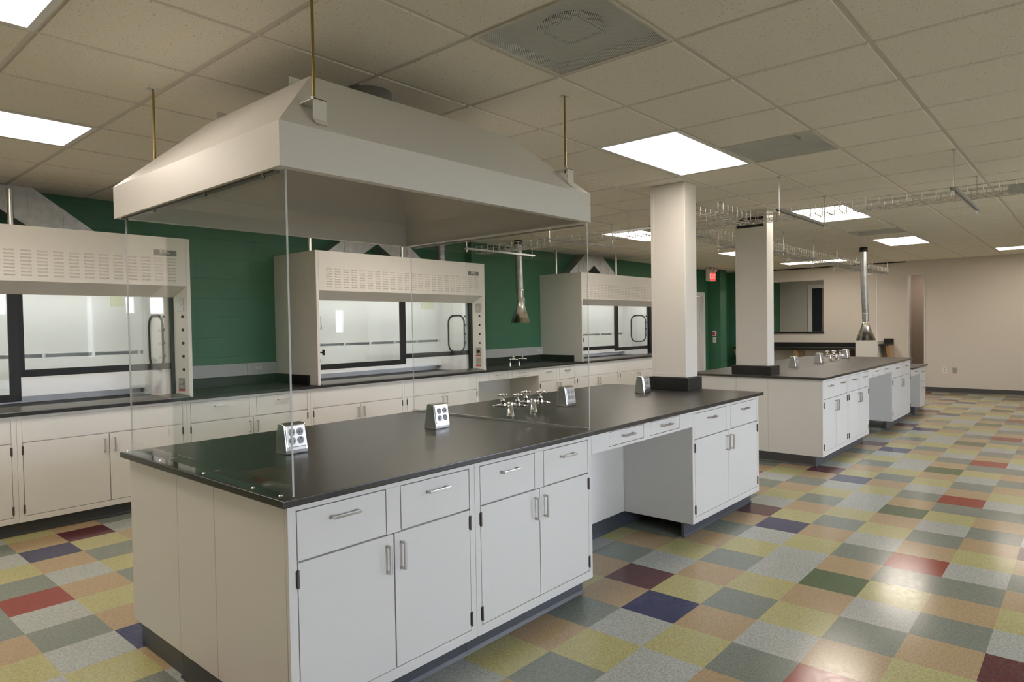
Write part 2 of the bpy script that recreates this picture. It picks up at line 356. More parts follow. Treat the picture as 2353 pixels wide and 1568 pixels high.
# door in the green wall
d = MB(); t = .10
d.box(10.2, 10.3, YL-.03, YL+.12, 0, 2.177).box(11.09, 11.19, YL-.03, YL+.12, 0, 2.177).box(10.3, 11.09, YL-.03, YL+.12, 2.10, 2.177)
d.box(10.3, 10.32, YL+.03, YL+.12, 0, 2.10).box(11.06, 11.09, YL+.03, YL+.12, 0, 2.10)
dd = struct(d.build('door_1', FRAMEW, bevel=.004))
l = MB(); l.box(10.32, 11.06, YL+.06, YL+.105, .01, 2.09); l.build('door_leaf', DOORW, dd)
h = MB(); h.cyl((10.40, YL+.06, 1.0), (10.40, YL, 1.0), .01).cyl((10.40, YL, 1.0), (10.53, YL, 1.0), .009); h.build('door_handle', STEEL, dd)
# far doorway reveal
d = MB(); d.box(XF-.015, XF+.165, .445, .47, 0, 2.41).box(XF-.015, XF+.165, .745, .77, 0, 2.41); struct(d.build('door_2', COLW))

# ================================================================== CEILING FIXTURES
def ceiling_light(ix, iy, nx, ny, label):
    x0, y0 = GX+ix*GP, GY+iy*GP; w, h = nx*GP, ny*GP
    t = thing('ceiling_light', label, 'ceiling light', (x0+w/2, y0+h/2, ZC), 0, 'recessed ceiling light panels')
    f = MB(); e = .028; a, b_ = w/2-.004, h/2-.004
    for q in ((-a, a, -b_, -b_+e), (-a, a, b_-e, b_), (-a, -a+e, -b_+e, b_-e), (a-e, a, -b_+e, b_-e)): f.box(*q, -.002, .03)
    f.build('frame', FRAMEW, t, bevel=.002)
    l_ = MB(); l_.box(-a+e, a-e, -b_+e, b_-e, .004, .012); l_.build('diffuser', OPAL, t)
    return t
for (ix, iy, nx, ny), l in zip(LIGHTS, [q[4] for q in light_spec]+[None]*len(hidden_lights)):
    ceiling_light(ix, iy, nx, ny, l or 'unseen ceiling light panel placed over the aisle')
t = thing('ceiling_light', 'tiny bright ceiling light glimpsed through the far right doorway', 'ceiling light', (13.35, .68, 2.62), 0, 'recessed ceiling light panels')
f = MB(); f.box(-.45, .45, -.22, .22, 0, .06); f.build('frame', FRAMEW, t); f = MB(); f.box(-.42, .42, -.2, .2, -.006, .0); f.build('diffuser', OPAL, t)
t = thing('ceiling_light', 'unseen ceiling panel added to light the room behind the pass-through opening', 'ceiling light', (14.4, 2.7, 2.69), 0, 'recessed ceiling light panels')  # added panel, out of view, brightening the back room walls
f = MB(); f.box(-.6, .6, -.3, .3, 0, .009); f.build('frame', FRAMEW, t); f = MB(); f.box(-.57, .57, -.27, .27, -.006, .0); f.build('diffuser', OPAL, t)

def perf_mat():
    m = bpy.data.materials.new('perforated_sheet'); m.use_nodes = True; nt = m.node_tree; b = nt.nodes['Principled BSDF']
    b.inputs['Base Color'].default_value = (.70, .71, .69, 1); b.inputs['Roughness'].default_value = .5
    tc = nt.nodes.new('ShaderNodeTexCoord'); mp = nt.nodes.new('ShaderNodeMapping'); mp.inputs['Scale'].default_value = (125, 125, 125); mp.inputs['Rotation'].default_value = (0, 0, R(45))
    fr = nt.nodes.new('ShaderNodeVectorMath'); fr.operation = 'FRACTION'; sb = nt.nodes.new('ShaderNodeVectorMath'); sb.operation = 'SUBTRACT'; sb.inputs[1].default_value = (.5, .5, 0)
    sp = nt.nodes.new('ShaderNodeVectorMath'); sp.operation = 'MULTIPLY'; sp.inputs[1].default_value = (1, 1, 0); ln = nt.nodes.new('ShaderNodeVectorMath'); ln.operation = 'LENGTH'
    lt = nt.nodes.new('ShaderNodeMath'); lt.operation = 'GREATER_THAN'; lt.inputs[1].default_value = .36
    nt.links.new(tc.outputs['Object'], mp.inputs[0]); nt.links.new(mp.outputs[0], fr.inputs[0]); nt.links.new(fr.outputs[0], sb.inputs[0]); nt.links.new(sb.outputs[0], sp.inputs[0])
    nt.links.new(sp.outputs[0], ln.inputs[0]); nt.links.new(ln.outputs['Value'], lt.inputs[0]); nt.links.new(lt.outputs[0], b.inputs['Alpha'])
    return m
PERF = perf_mat(); DUCTIN = mat('diffuser_back', (.62, .62, .60), .6)
def grille(x0, y0, label):
    t = thing('ceiling_vent', label, 'ceiling vent', (x0+GP/2, y0+GP/2, ZC), 0, 'perforated ceiling vents'); a = GP/2-.004
    f = MB()
    for q in ((-a, a, -a, -a+.014), (-a, a, a-.014, a), (-a, -a+.014, -a+.014, a-.014), (a-.014, a, -a+.014, a-.014)): f.box(*q, -.002, .012)
    f.build('frame', TBAR, t)
    p = MB(); p.quad((-a+.014, -a+.014, .003), (a-.014, -a+.014, .003), (a-.014, a-.014, .003), (-a+.014, a-.014, .003)); p.build('perforated_face', PERF, t)
    k = MB(); q = a-.002; n = .10
    k.quad((-q, -q, .06), (-q, q, .06), (q, q, .06), (q, -q, .06))
    for s_ in (-1, 1): k.quad((s_*q, -q, .01), (s_*q, q, .01), (s_*q, q, .06), (s_*q, -q, .06)).quad((-q, s_*q, .01), (q, s_*q, .01), (q, s_*q, .06), (-q, s_*q, .06))
    k.build('back_pan', DUCTIN, t)
    k = MB(); k.lathe([(.0, .052), (.125, .052), (.13, .045), (.13, .058)], seg=32); k.build('duct_neck', INK, t)
    k = MB(); k.box(-.085, .085, -.085, .085, .036, .040)
    for s_ in (-.105, .105): k.box(s_-.004, s_+.004, -.10, .10, .03, .05).box(-.10, .10, s_-.004, s_+.004, .03, .05)
    k.build('deflector', DUCTIN, t)
for v in vents: grille(*v)

# ================================================================== CASEWORK
def handle_h(mb, cx, z, y=0, L=.118):
    mb.box(cx-L/2, cx+L/2, y-.031, y-.021, z-.0055, z+.0055).box(cx-L/2, cx-L/2+.010, y-.024, y, z-.0055, z+.0055).box(cx+L/2-.010, cx+L/2, y-.024, y, z-.0055, z+.0055); return mb
def handle_v(mb, x, z0, z1, y=0):
    mb.box(x-.0055, x+.0055, y-.031, y-.021, z0, z1).box(x-.0055, x+.0055, y-.024, y, z0, z0+.010).box(x-.0055, x+.0055, y-.024, y, z1-.010, z1); return mb
GAP = .0035; DEP = .553
def drawer(t, x0, x1, z0, z1):
    m = MB(); m.box(x0+GAP, x1-GAP, 0, .018, z0+GAP, z1-GAP); d = m.build('drawer', WHITE, t, bevel=.0015)
    h = handle_h(MB(), (x0+x1)/2, z0+(z1-z0)*.72 if z1-z0 > .12 else (z0+z1)/2+.006); h.build('handle', STEEL, d, bevel=.0015)
def door(t, x0, x1, z0, z1, side):
    m = MB(); m.box(x0+GAP, x1-GAP*.6, 0, .018, z0+GAP, z1-GAP); d = m.build('door', WHITE, t, bevel=.0015)
    hx = x1-.036 if side == 'L' else x0+.062-.026
    h = handle_v(MB(), hx, z1-.150, z1-.038); h.build('handle', STEEL, d, bevel=.0015)
    ex = x0+.001 if side == 'L' else x1-.001
    for za in (z0+.022, z1-.090):
        k = MB(); k.cyl((ex, -.004, za), (ex, -.004, za+.063), .0055, 10).box(ex-.007, ex+.007, -.001, .004, za+.004, za+.059); k.build('hinge', HINGE, d)
def carcass(t, w, zb=.105, zt=.8962, frame=True, stile=None, splits=(), dep=DEP):
    m = MB(); m.box(.0005, w-.0005, .02, dep, zb, zt-.001)
    m.box(.0005, .033, 0, .02, zb, zt).box(w-.033, w-.0005, 0, .02, zb, zt).box(.033, w-.033, 0, .02, .872, zt).box(.033, w-.033, 0, .02, zb, .147)
    if stile: m.box(stile[0], stile[1], 0, .02, .690, .872)
    m.build('body', WHITE, t, bevel=.0012, seg=1)
    k = MB(); k.prism([(.075, 0), (.062, .002), (.071, .018), (.073, .105), (.090, .105), (.090, 0)], 'x', .0008, w-.0008); k.build('toe_kick', TOE, t)
def cab_dd(w, label, loc, rz=0, group='two-drawer base cabinets'):
    t = thing('base_cabinet', label, 'cabinet', loc, rz, group); c = w/2
    carcass(t, w, stile=(c-.034, c+.036))
    drawer(t, .033, c-.034, .690, .872); drawer(t, c+.036, w-.033, .690, .872)
    door(t, .033, c, .147, .690, 'L'); door(t, c, w-.033, .147, .690, 'R'); return t
def cab_apron(w, label, loc, group='hood base cabinets'):
    t = thing('base_cabinet', label, 'cabinet', loc, 0, group); c = w/2
    carcass(t, w)
    m = MB(); m.box(.033+.0015, w-.033-.0015, .0015, .02, .697, .8705); m.build('apron_panel', WHITE, t, bevel=.001)
    door(t, .033, c, .147, .695, 'L'); door(t, c, w-.033, .147, .695, 'R'); return t
def knee_unit(w, label, loc, a=(.178, .569), b_=(.645, 1.037), group='knee space drawer units'):
    t = thing('knee_space_drawer_unit', label, 'drawer unit', loc, 0, group)
    m = MB()
    m.box(.0005, w-.0005, .02, .50, .80, .896)
    m.box(.0005, a[0], 0, .02, .784, .8962).box(a[1], b_[0], 0, .02, .784, .8962).box(b_[1], w-.0005, 0, .02, .784, .8962).box(a[0], a[1], 0, .02, .784, .800).box(b_[0], b_[1], 0, .02, .784, .800).box(a[0], a[1], 0, .02, .886, .8962).box(b_[0], b_[1], 0, .02, .886, .8962)
    m.build('apron', WHITE, t)
    drawer(t, a[0], a[1], .800, .886); drawer(t, b_[0], b_[1], .800, .886); return t
def slab(name, label, x0, x1, y0, y1, zt, th=.0254, joints=(), ma=None):
    m = MB(); xs = [x0]+[j for j in joints]+[x1]
    for a, b2 in zip(xs, xs[1:]): m.box(a+(.0006 if a != x0 else 0), b2-(.0006 if b2 != x1 else 0), y0, y1, zt-th, zt)
    return tag(m.build(name, ma or BLACK, bevel=.004), label, 'countertop')

def bench(dx, which, w_rear):
    F = dict(front='front bench', back='far bench')[which]
    t = cab_dd(.9195, 'white two-door cabinet with two drawers at the near corner of the %s' % F, (-2.105+dx, -.104, 0))
    dup(t, (-1.1855+dx, -.104, 0), 'white cabinet with two drawers on the %s, just left of its knee space' % F)
    knee_unit(1.223, 'white apron with two shallow drawers above the knee space of the %s' % F, (-.266+dx, -.104, 0))
    cab_dd(1.197, 'wide white two-door cabinet right of the %s knee space, at its far end' % F, (.957+dx, -.104, 0))
    x0, x1 = -2.105+dx, 2.154+dx
    m = MB(); m.box(x0, x1, .4505, .7985, .105, .8955); o = m.build('chase_panel', WHITE, bevel=.0015)
    tag(o, 'plain white panel behind the %s knee space, also showing mid near end' % F, 'panel')
    k = MB(); k.prism([(.452, 0), (.438, .002), (.447, .018), (.4495, .105), (.80, .105), (.80, 0)], 'x', x0+.075, x1-.05); k.build('toe_kick', TOE, o)
    t = thing('rear_cabinet', 'plain white cabinet side at the left part of the %s near end' % F, 'cabinet', (x0, .80, 0))
    m = MB(); m.box(0, x1-x0, .0005, .532, .105, .8955); m.build('body', WHITE, t, bevel=.0015)
    k = MB(); k.box(.006, x1-x0-.05, 0, .452, 0, .105); k.build('toe_kick', TOE, t)
    k = MB(); k.prism([(x0+.006, 0), (x0-.010, .002), (x0+.0, .018), (x0+.004, .1045), (x0+.02, .1045), (x0+.02, 0)], 'y', -.012, .79)
    o = k.build('vinyl_base', BASEB); tag(o, 'grey vinyl cove base along the near end of the %s' % F, 'base trim')
bench(0, 'front', 1); 
slab('countertop', 'long black resin countertop of the front bench under the hanging canopy', -2.137, 2.186, -.136, 1.364, .922, joints=(-.268,))
bench(5.973, 'back', 1)
slab('countertop', 'black resin countertop of the far bench behind the front one', 3.836, 8.16, -.136, 1.364, .922, joints=(5.705,))
# sit-down desk at the end of the far bench
slab('low_countertop', 'lower black desk top stepping down from the far bench end', 8.162, 9.31, -.136, 1.364, .765)
t = thing('desk_drawer_unit', 'white low desk drawer pedestal beyond the far bench end', 'drawer unit', (8.835, -.104, 0))
m = MB(); m.box(0, .45, .02, DEP, .105, .739).box(0, .03, 0, .02, .105, .739).box(.42, .45, 0, .02, .105, .739).box(.03, .42, 0, .02, .715, .739).box(.03, .42, 0, .02, .105, .14); m.build('body', WHITE, t)
k = MB(); k.box(0, .45, .073, .09, 0, .105).box(0, .02, .09, DEP, 0, .105); k.build('toe_kick', TOE, t)
drawer(t, .03, .42, .50, .715); drawer(t, .03, .42, .14, .50)
t = thing('desk_apron', 'white desk apron with one pencil drawer above the low knee space', 'drawer unit', (8.155, -.104, 0))
m = MB(); m.box(0, .68, .02, .5, .655, .738).box(0, .10, 0, .02, .635, .739).box(.58, .68, 0, .02, .635, .739).box(.10, .58, 0, .02, .635, .648).box(.10, .58, 0, .02, .728, .739); m.build('apron', WHITE, t)
drawer(t, .10, .58, .648, .728)
m = MB(); m.box(8.155, 9.285, .452, .80, 0, .737); o = m.build('desk_back_panel', WHITE); tag(o, 'white back panel behind the low desk knee space', 'panel')

# wall bench
WY = 3.782
cab_apron(1.222, 'cut-off white cabinet at the left edge, below the left fume hood', (-3.247, WY, 0))
cab_apron(1.222, 'white two-door cabinet under the right half of the left fume hood', (-2.025, WY, 0))
cab_dd(1.222, 'white cabinet with two drawers between the left and middle fume hoods', (-.803, WY, 0))
cab_apron(1.222, 'white two-door cabinet under the left half of the middle fume hood', (.419, WY, 0))
cab_apron(1.222, 'white two-door cabinet under the right half of the middle fume hood', (1.641, WY, 0))
knee_unit(1.227, 'white apron with two shallow drawers above the wall bench knee space behind the gas taps', (2.863, WY, 0), (.19, .573), (.655, 1.036))
cab_dd(.91, 'narrow white cabinet with two drawers left of the right fume hood base', (4.090, WY, 0))
cab_apron(1.222, 'white two-door cabinet under the left half of the right fume hood', (5.0, WY, 0))
cab_apron(1.222, 'white two-door cabinet under the far half of the right fume hood, behind the column', (6.222, WY, 0))
m = MB(); m.box(2.864, 4.089, 4.32, 4.36, .105, .895).box(2.864, 4.089, 4.325, 4.355, 0, .104); tag(m.build('knee_back_panel', WHITE), 'white back panel inside the wall bench knee space', 'panel')
o = slab('countertop', 'black resin wall countertop running under the three fume hoods', -3.25, 7.70, 3.75, YL-.001, .922, joints=(2.2,), ma=BLOCK)
for a, b2 in ((-.741, .5135), (3.005, 5.17)):
    MB().box(a+.001, b2-.001, YL-.021, YL-.001, .9225, 1.022).build('backsplash', BLOCK, o, bevel=.002)
    MB().box(b2-.021, b2-.001, 3.93, YL-.022, .9225, 1.022).build('side_splash', BLOCK, o, bevel=.002)
    MB().box(a+.001, a+.021, 3.93, YL-.022, .9225, 1.022).build('side_splash', BLOCK, o, bevel=.002)
def raceway(x0, x1, seam, label):
    t = thing('wall_raceway', label, 'raceway', (x0, YL, 1.022), 0, 'grey wall raceways')
    m = MB(); m.box(0, seam-x0-.001, -.045, -.001, .001, .128).box(seam-x0+.001, x1-x0, -.045, -.001, .001, .128); m.build('channel', GREY, t, bevel=.003)
    for xx in (seam-x0+.12, .12):
        k = MB()
        for s_ in (-.02, .02):
            k.lathe([(0, -.0475), (.016, -.0475), (.016, -.044)], (xx+s_, 0, .07), 16, 'y'); 
        p = k.build('receptacle', PLATE, t)
        k = MB()
        for s_ in (-.02, .02): k.box(xx+s_-.006, xx+s_-.004, -.049, -.047, .066, .078).box(xx+s_+.004, xx+s_+.006, -.049, -.047, .066, .078)
        k.build('slots', INK, p)
raceway(-.74, .5125, .16, 'grey wall raceway with outlets between the left and middle fume hoods')
raceway(3.006, 5.169, 4.948, 'grey wall raceway with outlets between the middle and right fume hoods')
t = tag(MB().lathe([(0, -.075), (.022, -.075), (.024, -.06), (.018, -.046), (.018, -.0455)], (-.655, YL, 1.05), 20, 'y').build('black_knob', DARK), 'small round black knob on the grey raceway right of the left fume hood', 'knob')

# ================================================================== FUME HOODS
def fume_hood(x0, label, zl, zr, knobs, outlets, notice, pipes):
    t = thing('fume_hood', label, 'fume hood', (x0, 3.78, 0), 0, 'white fume hoods'); Wd = 2.49; D = YL-3.78-.002; ZB, ZT = .9225, 2.305
    m = MB(); m.box(0, .02, .1705, D, ZB, ZT).box(Wd-.02, Wd, .1705, D, ZB, ZT).box(.02, Wd-.02, .02, D, ZT-.02, ZT); m.build('shell', HOODW, t, bevel=.002)
    for s_ in (0, 1):
        fx = (lambda v: v) if s_ == 0 else (lambda v: Wd-v)
        pf = [(fx(a), b_) for a, b_ in ((0, 0), (.031, 0), (.09, .14), (.09, .17), (.0, .17))]
        p = MB().prism(pf, 'z', ZB, ZT-.001).build('corner_post', HOODW, t, bevel=.002)
        nrm = Vector((fx(.09)-fx(.031), .14, 0)).normalized(); tg = nrm; nn = Vector((.14, -(fx(.09)-fx(.031)), 0)) if s_ == 0 else Vector((-.14, (fx(.09)-fx(.031)), 0)); nn.normalize()
        if nn.y > 0: nn = -nn
        base = Vector((fx(.031), 0, 0)); Lf = math.hypot(.059, .14)
        up = Vector((0, 0, 1))
        def pt(u, z, off=0): return base+tg*(u*Lf)+nn*off+up*z
        ps = [(1.733, 'switch')]+[(z, o_) for z, o_ in outlets]
        for z, kind in ps:
            q = MB().obox(pt(.5, z, .0035), tg, nn, up, .036, .0035, .057).build('switch_plate' if kind == 'switch' else 'outlet_plate', STEEL, p, bevel=.002)
            k = MB()
            if kind == 'switch': k.obox(pt(.5, z, .010), tg, nn, up, .004, .006, .010)
            elif kind == 'round': k.tube([pt(.5, z+.005, .006), pt(.5, z+.005, .012)], .022, 20)
            else:
                for dz in (-.02, .022): k.tube([pt(.5, z+dz, .006), pt(.5, z+dz, .010)], .016, 16)
            k.build('toggle' if kind == 'switch' else 'socket', DARK if kind == 'round' else (PLATE if kind == 'switch' else GREY), p)
            if kind != 'switch': MB().obox(pt(.5, z-.050, .0078), tg, nn, up, .035, .001, .007).build('red_label', RED, p)
        for z in knobs:
            MB().tube([pt(.36, z, 0), pt(.36, z, .006)], .0125, 18).build('plug_button', DARK, p)
        if s_ == 0:
            k = MB(); c = pt(.62, 1.255, .05); k.tube([pt(.62, 1.255, 0), c], .009, 10)
            for a in range(4):
                d_ = tg*math.cos(a*math.pi/2+.8)+up*math.sin(a*math.pi/2+.8); k.tube([c, c+d_*.030], [.010, .012], 10)
            k.build('gas_knob', DARK, p)
            k = MB(); k.tube([pt(.6, 1.63, 0), pt(.6, 1.63, .03), pt(.6, 1.50, .03), pt(.6, 1.50, 0)], .006, 8); k.build('pull_handle', STEEL, p)
    # header with louvers
    m = MB(); m.box(.033, Wd-.033, 0, .018, 1.902, ZT-.001)
    for c in range(22):
        xa = .1245+c*.1037
        for r_ in range(8):
            z = 2.128-r_*.0262; w, hgt, dp = .068, .0150, .0085; e = .006
            vs = [(xa, 0, z), (xa+w, 0, z), (xa+w-e, -dp, z-hgt*.22), (xa+e, -dp, z-hgt*.22), (xa, 0, z-hgt), (xa+w, 0, z-hgt)]
            m.add(vs, [(0, 1, 2, 3), (3, 2, 5, 4), (0, 3, 4), (1, 5, 2)])
    m.build('louvered_header', HOODW, t)
    np_ = MB().box(2.197, 2.378, -.004, 0, 2.146, 2.194).build('nameplate', mat('nameplate_grey', (.14, .14, .13), .35, .3), t)
    text('lettering', 'BMC', .042, PLATE, np_, (2.282, -.0045, 2.176), (R(90), 0, 0))
    MB().box(2.215, 2.36, -.0047, -.0042, 2.1555, 2.1575).build('small_print_line', GREY, np_)
    MB().prism([(0, 1.902), (.018, 1.902), (.15, 1.812), (.15, 1.80), (.138, 1.80), (0, 1.893)], 'x', .033, Wd-.033).build('soffit', HOODW, t)
    # sashes
    def sash(xa, xb, zb, y, mL, mR, bar, name, col):
        f = MB(); f.box(xa, xb, y, y+.028, zb, zb+bar)
        f.box(xa, xa+mL, y, y+.028, zb+bar, 1.90).box(xb-mR, xb, y, y+.028, zb+bar, 1.90).box(xa+mL, xb-mR, y, y+.028, 1.86, 1.90)
        for k in range(3): f.box(xa, xb, y-.003, y, zb+bar*(.12+.3*k), zb+bar*(.30+.3*k))
        s1 = f.build(name, col, t, bevel=.0015)
        MB().box(xa+mL, xb-mR, y+.011, y+.017, zb+bar, 1.86).build('glass_pane', PANE, s1)
    sash(.095, 1.275, zl, .142, .012, .068, .055, 'left_sash', CHAR)
    sash(1.235, 2.405, zr, .176, .075, .012, .054, 'right_sash', CHAR)
    m = MB(); m.box(.075, .094, .145, .215, ZB+.03, 1.89).box(2.375, 2.402, .142, .174, ZB+.03, 1.86).box(2.402, 2.418, .142, .215, ZB+.03, 1.86); m.build('sash_track', DARK, t)
    # interior
    m = MB(); xl, xr = .13, 2.345; yb = .735
    m.box(.095, xl, .218, yb+.06, ZB+.001, 1.95).box(xr, 2.39, .218, yb+.06, ZB+.001, 1.95).box(xl, xr, .218, yb+.06, 1.95, 1.97); m.build('interior_liner', LINER, t)
    m = MB(); m.box(xl, xr, .705, .717, 1.328, 1.95)
    m.add([(xl, .705, 1.298), (xr, .705, 1.298), (xr, .688, .983), (xl, .688, .983), (xl, .717, 1.298), (xr, .717, 1.298), (xr, .70, .983), (xl, .70, .983)], [(0, 1, 2, 3), (4, 7, 6, 5), (0, 4, 5, 1), (3, 2, 6, 7), (0, 3, 7, 4), (1, 5, 6, 2)])
    for c in range(6): m.box(xl+.30+c*.374, xl+.322+c*.374, .700, .719, 1.290, 1.338)
    for zz in (1.42, 1.24, 1.06):
        for c in range(6): m.lathe([(0, -.003), (.004, -.002), (.005, 0)], (xl+.13+c*.374, .703 if zz > 1.3 else .699-.012*(zz < 1.2), zz), 8, 'y')
    m.build('baffle', LINER, t)
    m = MB(); m.box(xl, xr, .790, .800, ZB+.001, 1.95); m.build('back_plenum', LINER, t)
    # oval access gasket on right liner
    pts = []; ya, yb2, za, zb2, rd = .235, .535, 1.168, 1.645, .10
    for cy, cz, a0 in ((yb2-rd, zb2-rd, 0), (ya+rd, zb2-rd, 90), (ya+rd, za+rd, 180), (yb2-rd, za+rd, 270)):
        for k in range(7): a = R(a0+k*15); pts.append((xr-.004, cy+rd*math.cos(a), cz+rd*math.sin(a)))
    k = MB().tube(pts, .0115, 8, closed=True); k.build('access_panel_gasket', CHAR, t)
    k = MB()
    for z in (1.63, 1.516, 1.40, 1.286): k.cyl((xr-.006, .222, z), (xr+.004, .222, z), .0125, 16)
    k.build('liner_plug', CHAR, t)
    MB().prism([(-.026, .9235), (-.026, .930), (.012, .9385), (.10, .9555), (.112, .952), (.112, .947), (.10, .9495), (.012, .932), (-.02, .9235)], 'x', .034, Wd-.034).build('airfoil_sill', mat('dark_satin_sill', (.20, .195, .18), .30, .6), t)
    MB().box(.3, 2.19, .30, .36, 1.915, 1.949).build('interior_lamp', emis('hood_lamp', (1, .97, .92), 11.0), t)
    if notice: MB().box(notice[0], notice[1], .700, .7035, 1.735, 1.90).build('notice_sheet', PAPER, t)
    for px, py, zt in pipes:
        MB().cyl((px, py, ZT), (px, py, zt), .021, 16).lathe([(.021, ZT), (.03, ZT), (.03, ZT+.012), (.021, ZT+.014)], (px, py, 0), 16).build('conduit', STEEL, t)
    return t
fume_hood(-3.231, 'left fume hood, cut off by the photo edge, its right sash raised highest', .990, 1.170, (1.628, 1.512, 1.396, 1.28, 1.164), ((1.033, 'duplex'),), (2.08, 2.19), ((1.26, .22, 2.60),))
fume_hood(.5135, 'middle fume hood seen behind the clear shields under the canopy', 1.068, 1.132, (1.631, 1.514, 1.397, 1.282), ((1.167, 'round'), (1.037, 'duplex')), (2.02, 2.23), ((.09, .24, ZC), (1.31, .22, ZC)))
fume_hood(5.17, 'right fume hood, partly hidden behind the front column', 1.080, 1.040, (1.631, 1.514, 1.397, 1.282), ((1.167, 'round'), (1.037, 'duplex')), None, ((.10, .56, ZC), (1.335, .22, ZC)))
def exhaust_duct(cx, label):
    t = thing('exhaust_duct', label, 'duct', (cx, 4.38, 2.305), 0, 'galvanised breeches ducts'); h = ZC-2.305-.001
    prof = [(-.73, .002), (-.30, .002), (-.19, .09), (0, .215), (.19, .09), (.30, .002), (.73, .002), (.70, .075), (.25, h), (-.25, h), (-.70, .075)]
    m = MB(); n = len(prof); y0, y1 = 0, .218
    # split into convex pieces
    for poly in ([0, 1, 2, 10], [10, 2, 3, 9], [3, 8, 9], [3, 4, 7, 8], [4, 5, 6, 7]):
        m.quad(*[(prof[i][0], y0, prof[i][1]) for i in poly]); m.quad(*[(prof[i][0], y1, prof[i][1]) for i in reversed(poly)])
    for i in range(n):
        j = (i+1) % n; m.quad((prof[i][0], y0, prof[i][1]), (prof[j][0], y0, prof[j][1]), (prof[j][0], y1, prof[j][1]), (prof[i][0], y1, prof[i][1]))
    m.build('breeches', GALV, t)
    for s_ in (-1, 1):
        MB().box(s_*.47-.004, s_*.47+.004, -.005, 0, .005, .22).build('seam', GALV, t); MB().box(s_*.22-.004, s_*.22+.004, -.005, 0, .16, h-.01).build('seam', GALV, t)
exhaust_duct(-1.986, 'galvanised sloped duct rising from the left fume hood')
exhaust_duct(1.76, 'galvanised forked duct above the middle fume hood')
exhaust_duct(6.415, 'galvanised forked duct above the right fume hood')
m = MB(); m.cyl((2.86, 4.44, 2.306), (2.86, 4.44, ZC), .055, 20)
for k in range(12): m.lathe([(.055, 0), (.060, .006), (.055, .012)], (2.86, 4.44, 2.315+k*.03), 20)
tag(m.build('spiral_duct', GALV), 'ribbed round duct behind the top right of the middle fume hood', 'duct')

# ================================================================== HANGING CANOPY AND SHIELDS
t = thing('canopy_hood', 'large white metal exhaust canopy hanging over the front bench', 'exhaust hood', (0, 0, 0))
a = [(-2.127, -.150), (-.308, -.150), (-.308, 1.376), (-2.127, 1.376)]; b_ = [(-1.80, .170), (-.622, .170), (-.622, 1.055), (-1.80, 1.055)]; ZA, ZM, ZTOP = 2.052, 2.203, 2.515
def shell(mb, o, flip):
    lo = [(x+(o if x < -1 else -o), y+(o if y < .6 else -o)) for x, y in a]; tp = [(x+(o if x < -1 else -o), y+(o if y < .6 else -o)) for x, y in b_]
    for k in range(4):
        j = (k+1) % 4
        mb.quad((*lo[k], ZA), (*lo[j], ZA), (*lo[j], ZM), (*lo[k], ZM)); mb.quad((*lo[k], ZM), (*lo[j], ZM), (*tp[j], ZTOP-o), (*tp[k], ZTOP-o))
    mb.quad(*[(*p, ZTOP-o) for p in tp]); return lo
m = MB(); lo = shell(m, 0, 0); li = shell(m, .006, 1)
for k in range(4): j = (k+1) % 4; m.quad((*lo[k], ZA), (*lo[j], ZA), (*li[j], ZA), (*li[k], ZA))
me_o = m.build('canopy', HOODW, t)
m = MB()
for q in ((-2.121, -.314, -.144, -.112), (-2.121, -.314, 1.338, 1.370), (-2.121, -2.089, -.112, 1.338), (-.346, -.314, -.112, 1.338)): m.box(*q, ZA, ZA+.004)
m.build('bottom_flange', HOODW, t)
for yy in (.34, 1.0): MB().box(-1.79, -1.72, yy, yy+.005, ZTOP, ZTOP+.045).build('lifting_tab', HOODW, t)
m = MB(); m.lathe([(.118, ZTOP), (.118, 2.56), (.122, 2.565), (.118, 2.57), (.118, 2.61), (.122, 2.615), (.118, 2.62), (.118, ZC+.008), (.112, ZC+.008)], (-1.19, .60, 0), 36); m.build('duct_collar', GALV, t)
for x, y in ((-1.955, -.095), (-.455, -.095), (-1.955, 1.315), (-.455, 1.315)):
    sx = 1 if x < -1 else -1; sy = 1 if y < .6 else -1
    k = MB(); yo = y-sy*.030
    k.box(x-.022, x+.030, min(yo, yo+sy*.003), max(yo, yo+sy*.003), 2.245, 2.318)
    k.box(x-.022, x+.030, min(yo, y+sy*.068), max(yo, y+sy*.068), 2.315, 2.318)
    k.add([(x-.022, yo, 2.245), (x+.030, yo, 2.245), (x+.030, yo-sy*.012, 2.226), (x-.022, yo-sy*.012, 2.226)], [(0, 1, 2, 3)])
    k.add([(x-.022, y+sy*.068, 2.316), (x+.030, y+sy*.068, 2.316), (x+.030, y+sy*.105, 2.347), (x-.022, y+sy*.105, 2.347)], [(0, 1, 2, 3)])
    k.build('hanger_bracket', HOODW, t)
    r_ = MB().cyl((x, y, 2.30), (x, y, ZC+.003), .0055, 10).build('hanger_rod', BRASS, t)
    MB().cyl((x, y, 2.318), (x, y, 2.332), .011, 6).build('nut', ZINC, r_)
    MB().box(x-.028, x+.028, y-.014, y+.014, ZC-.004, ZC-.0005).build('ceiling_clip', ZINC, r_)
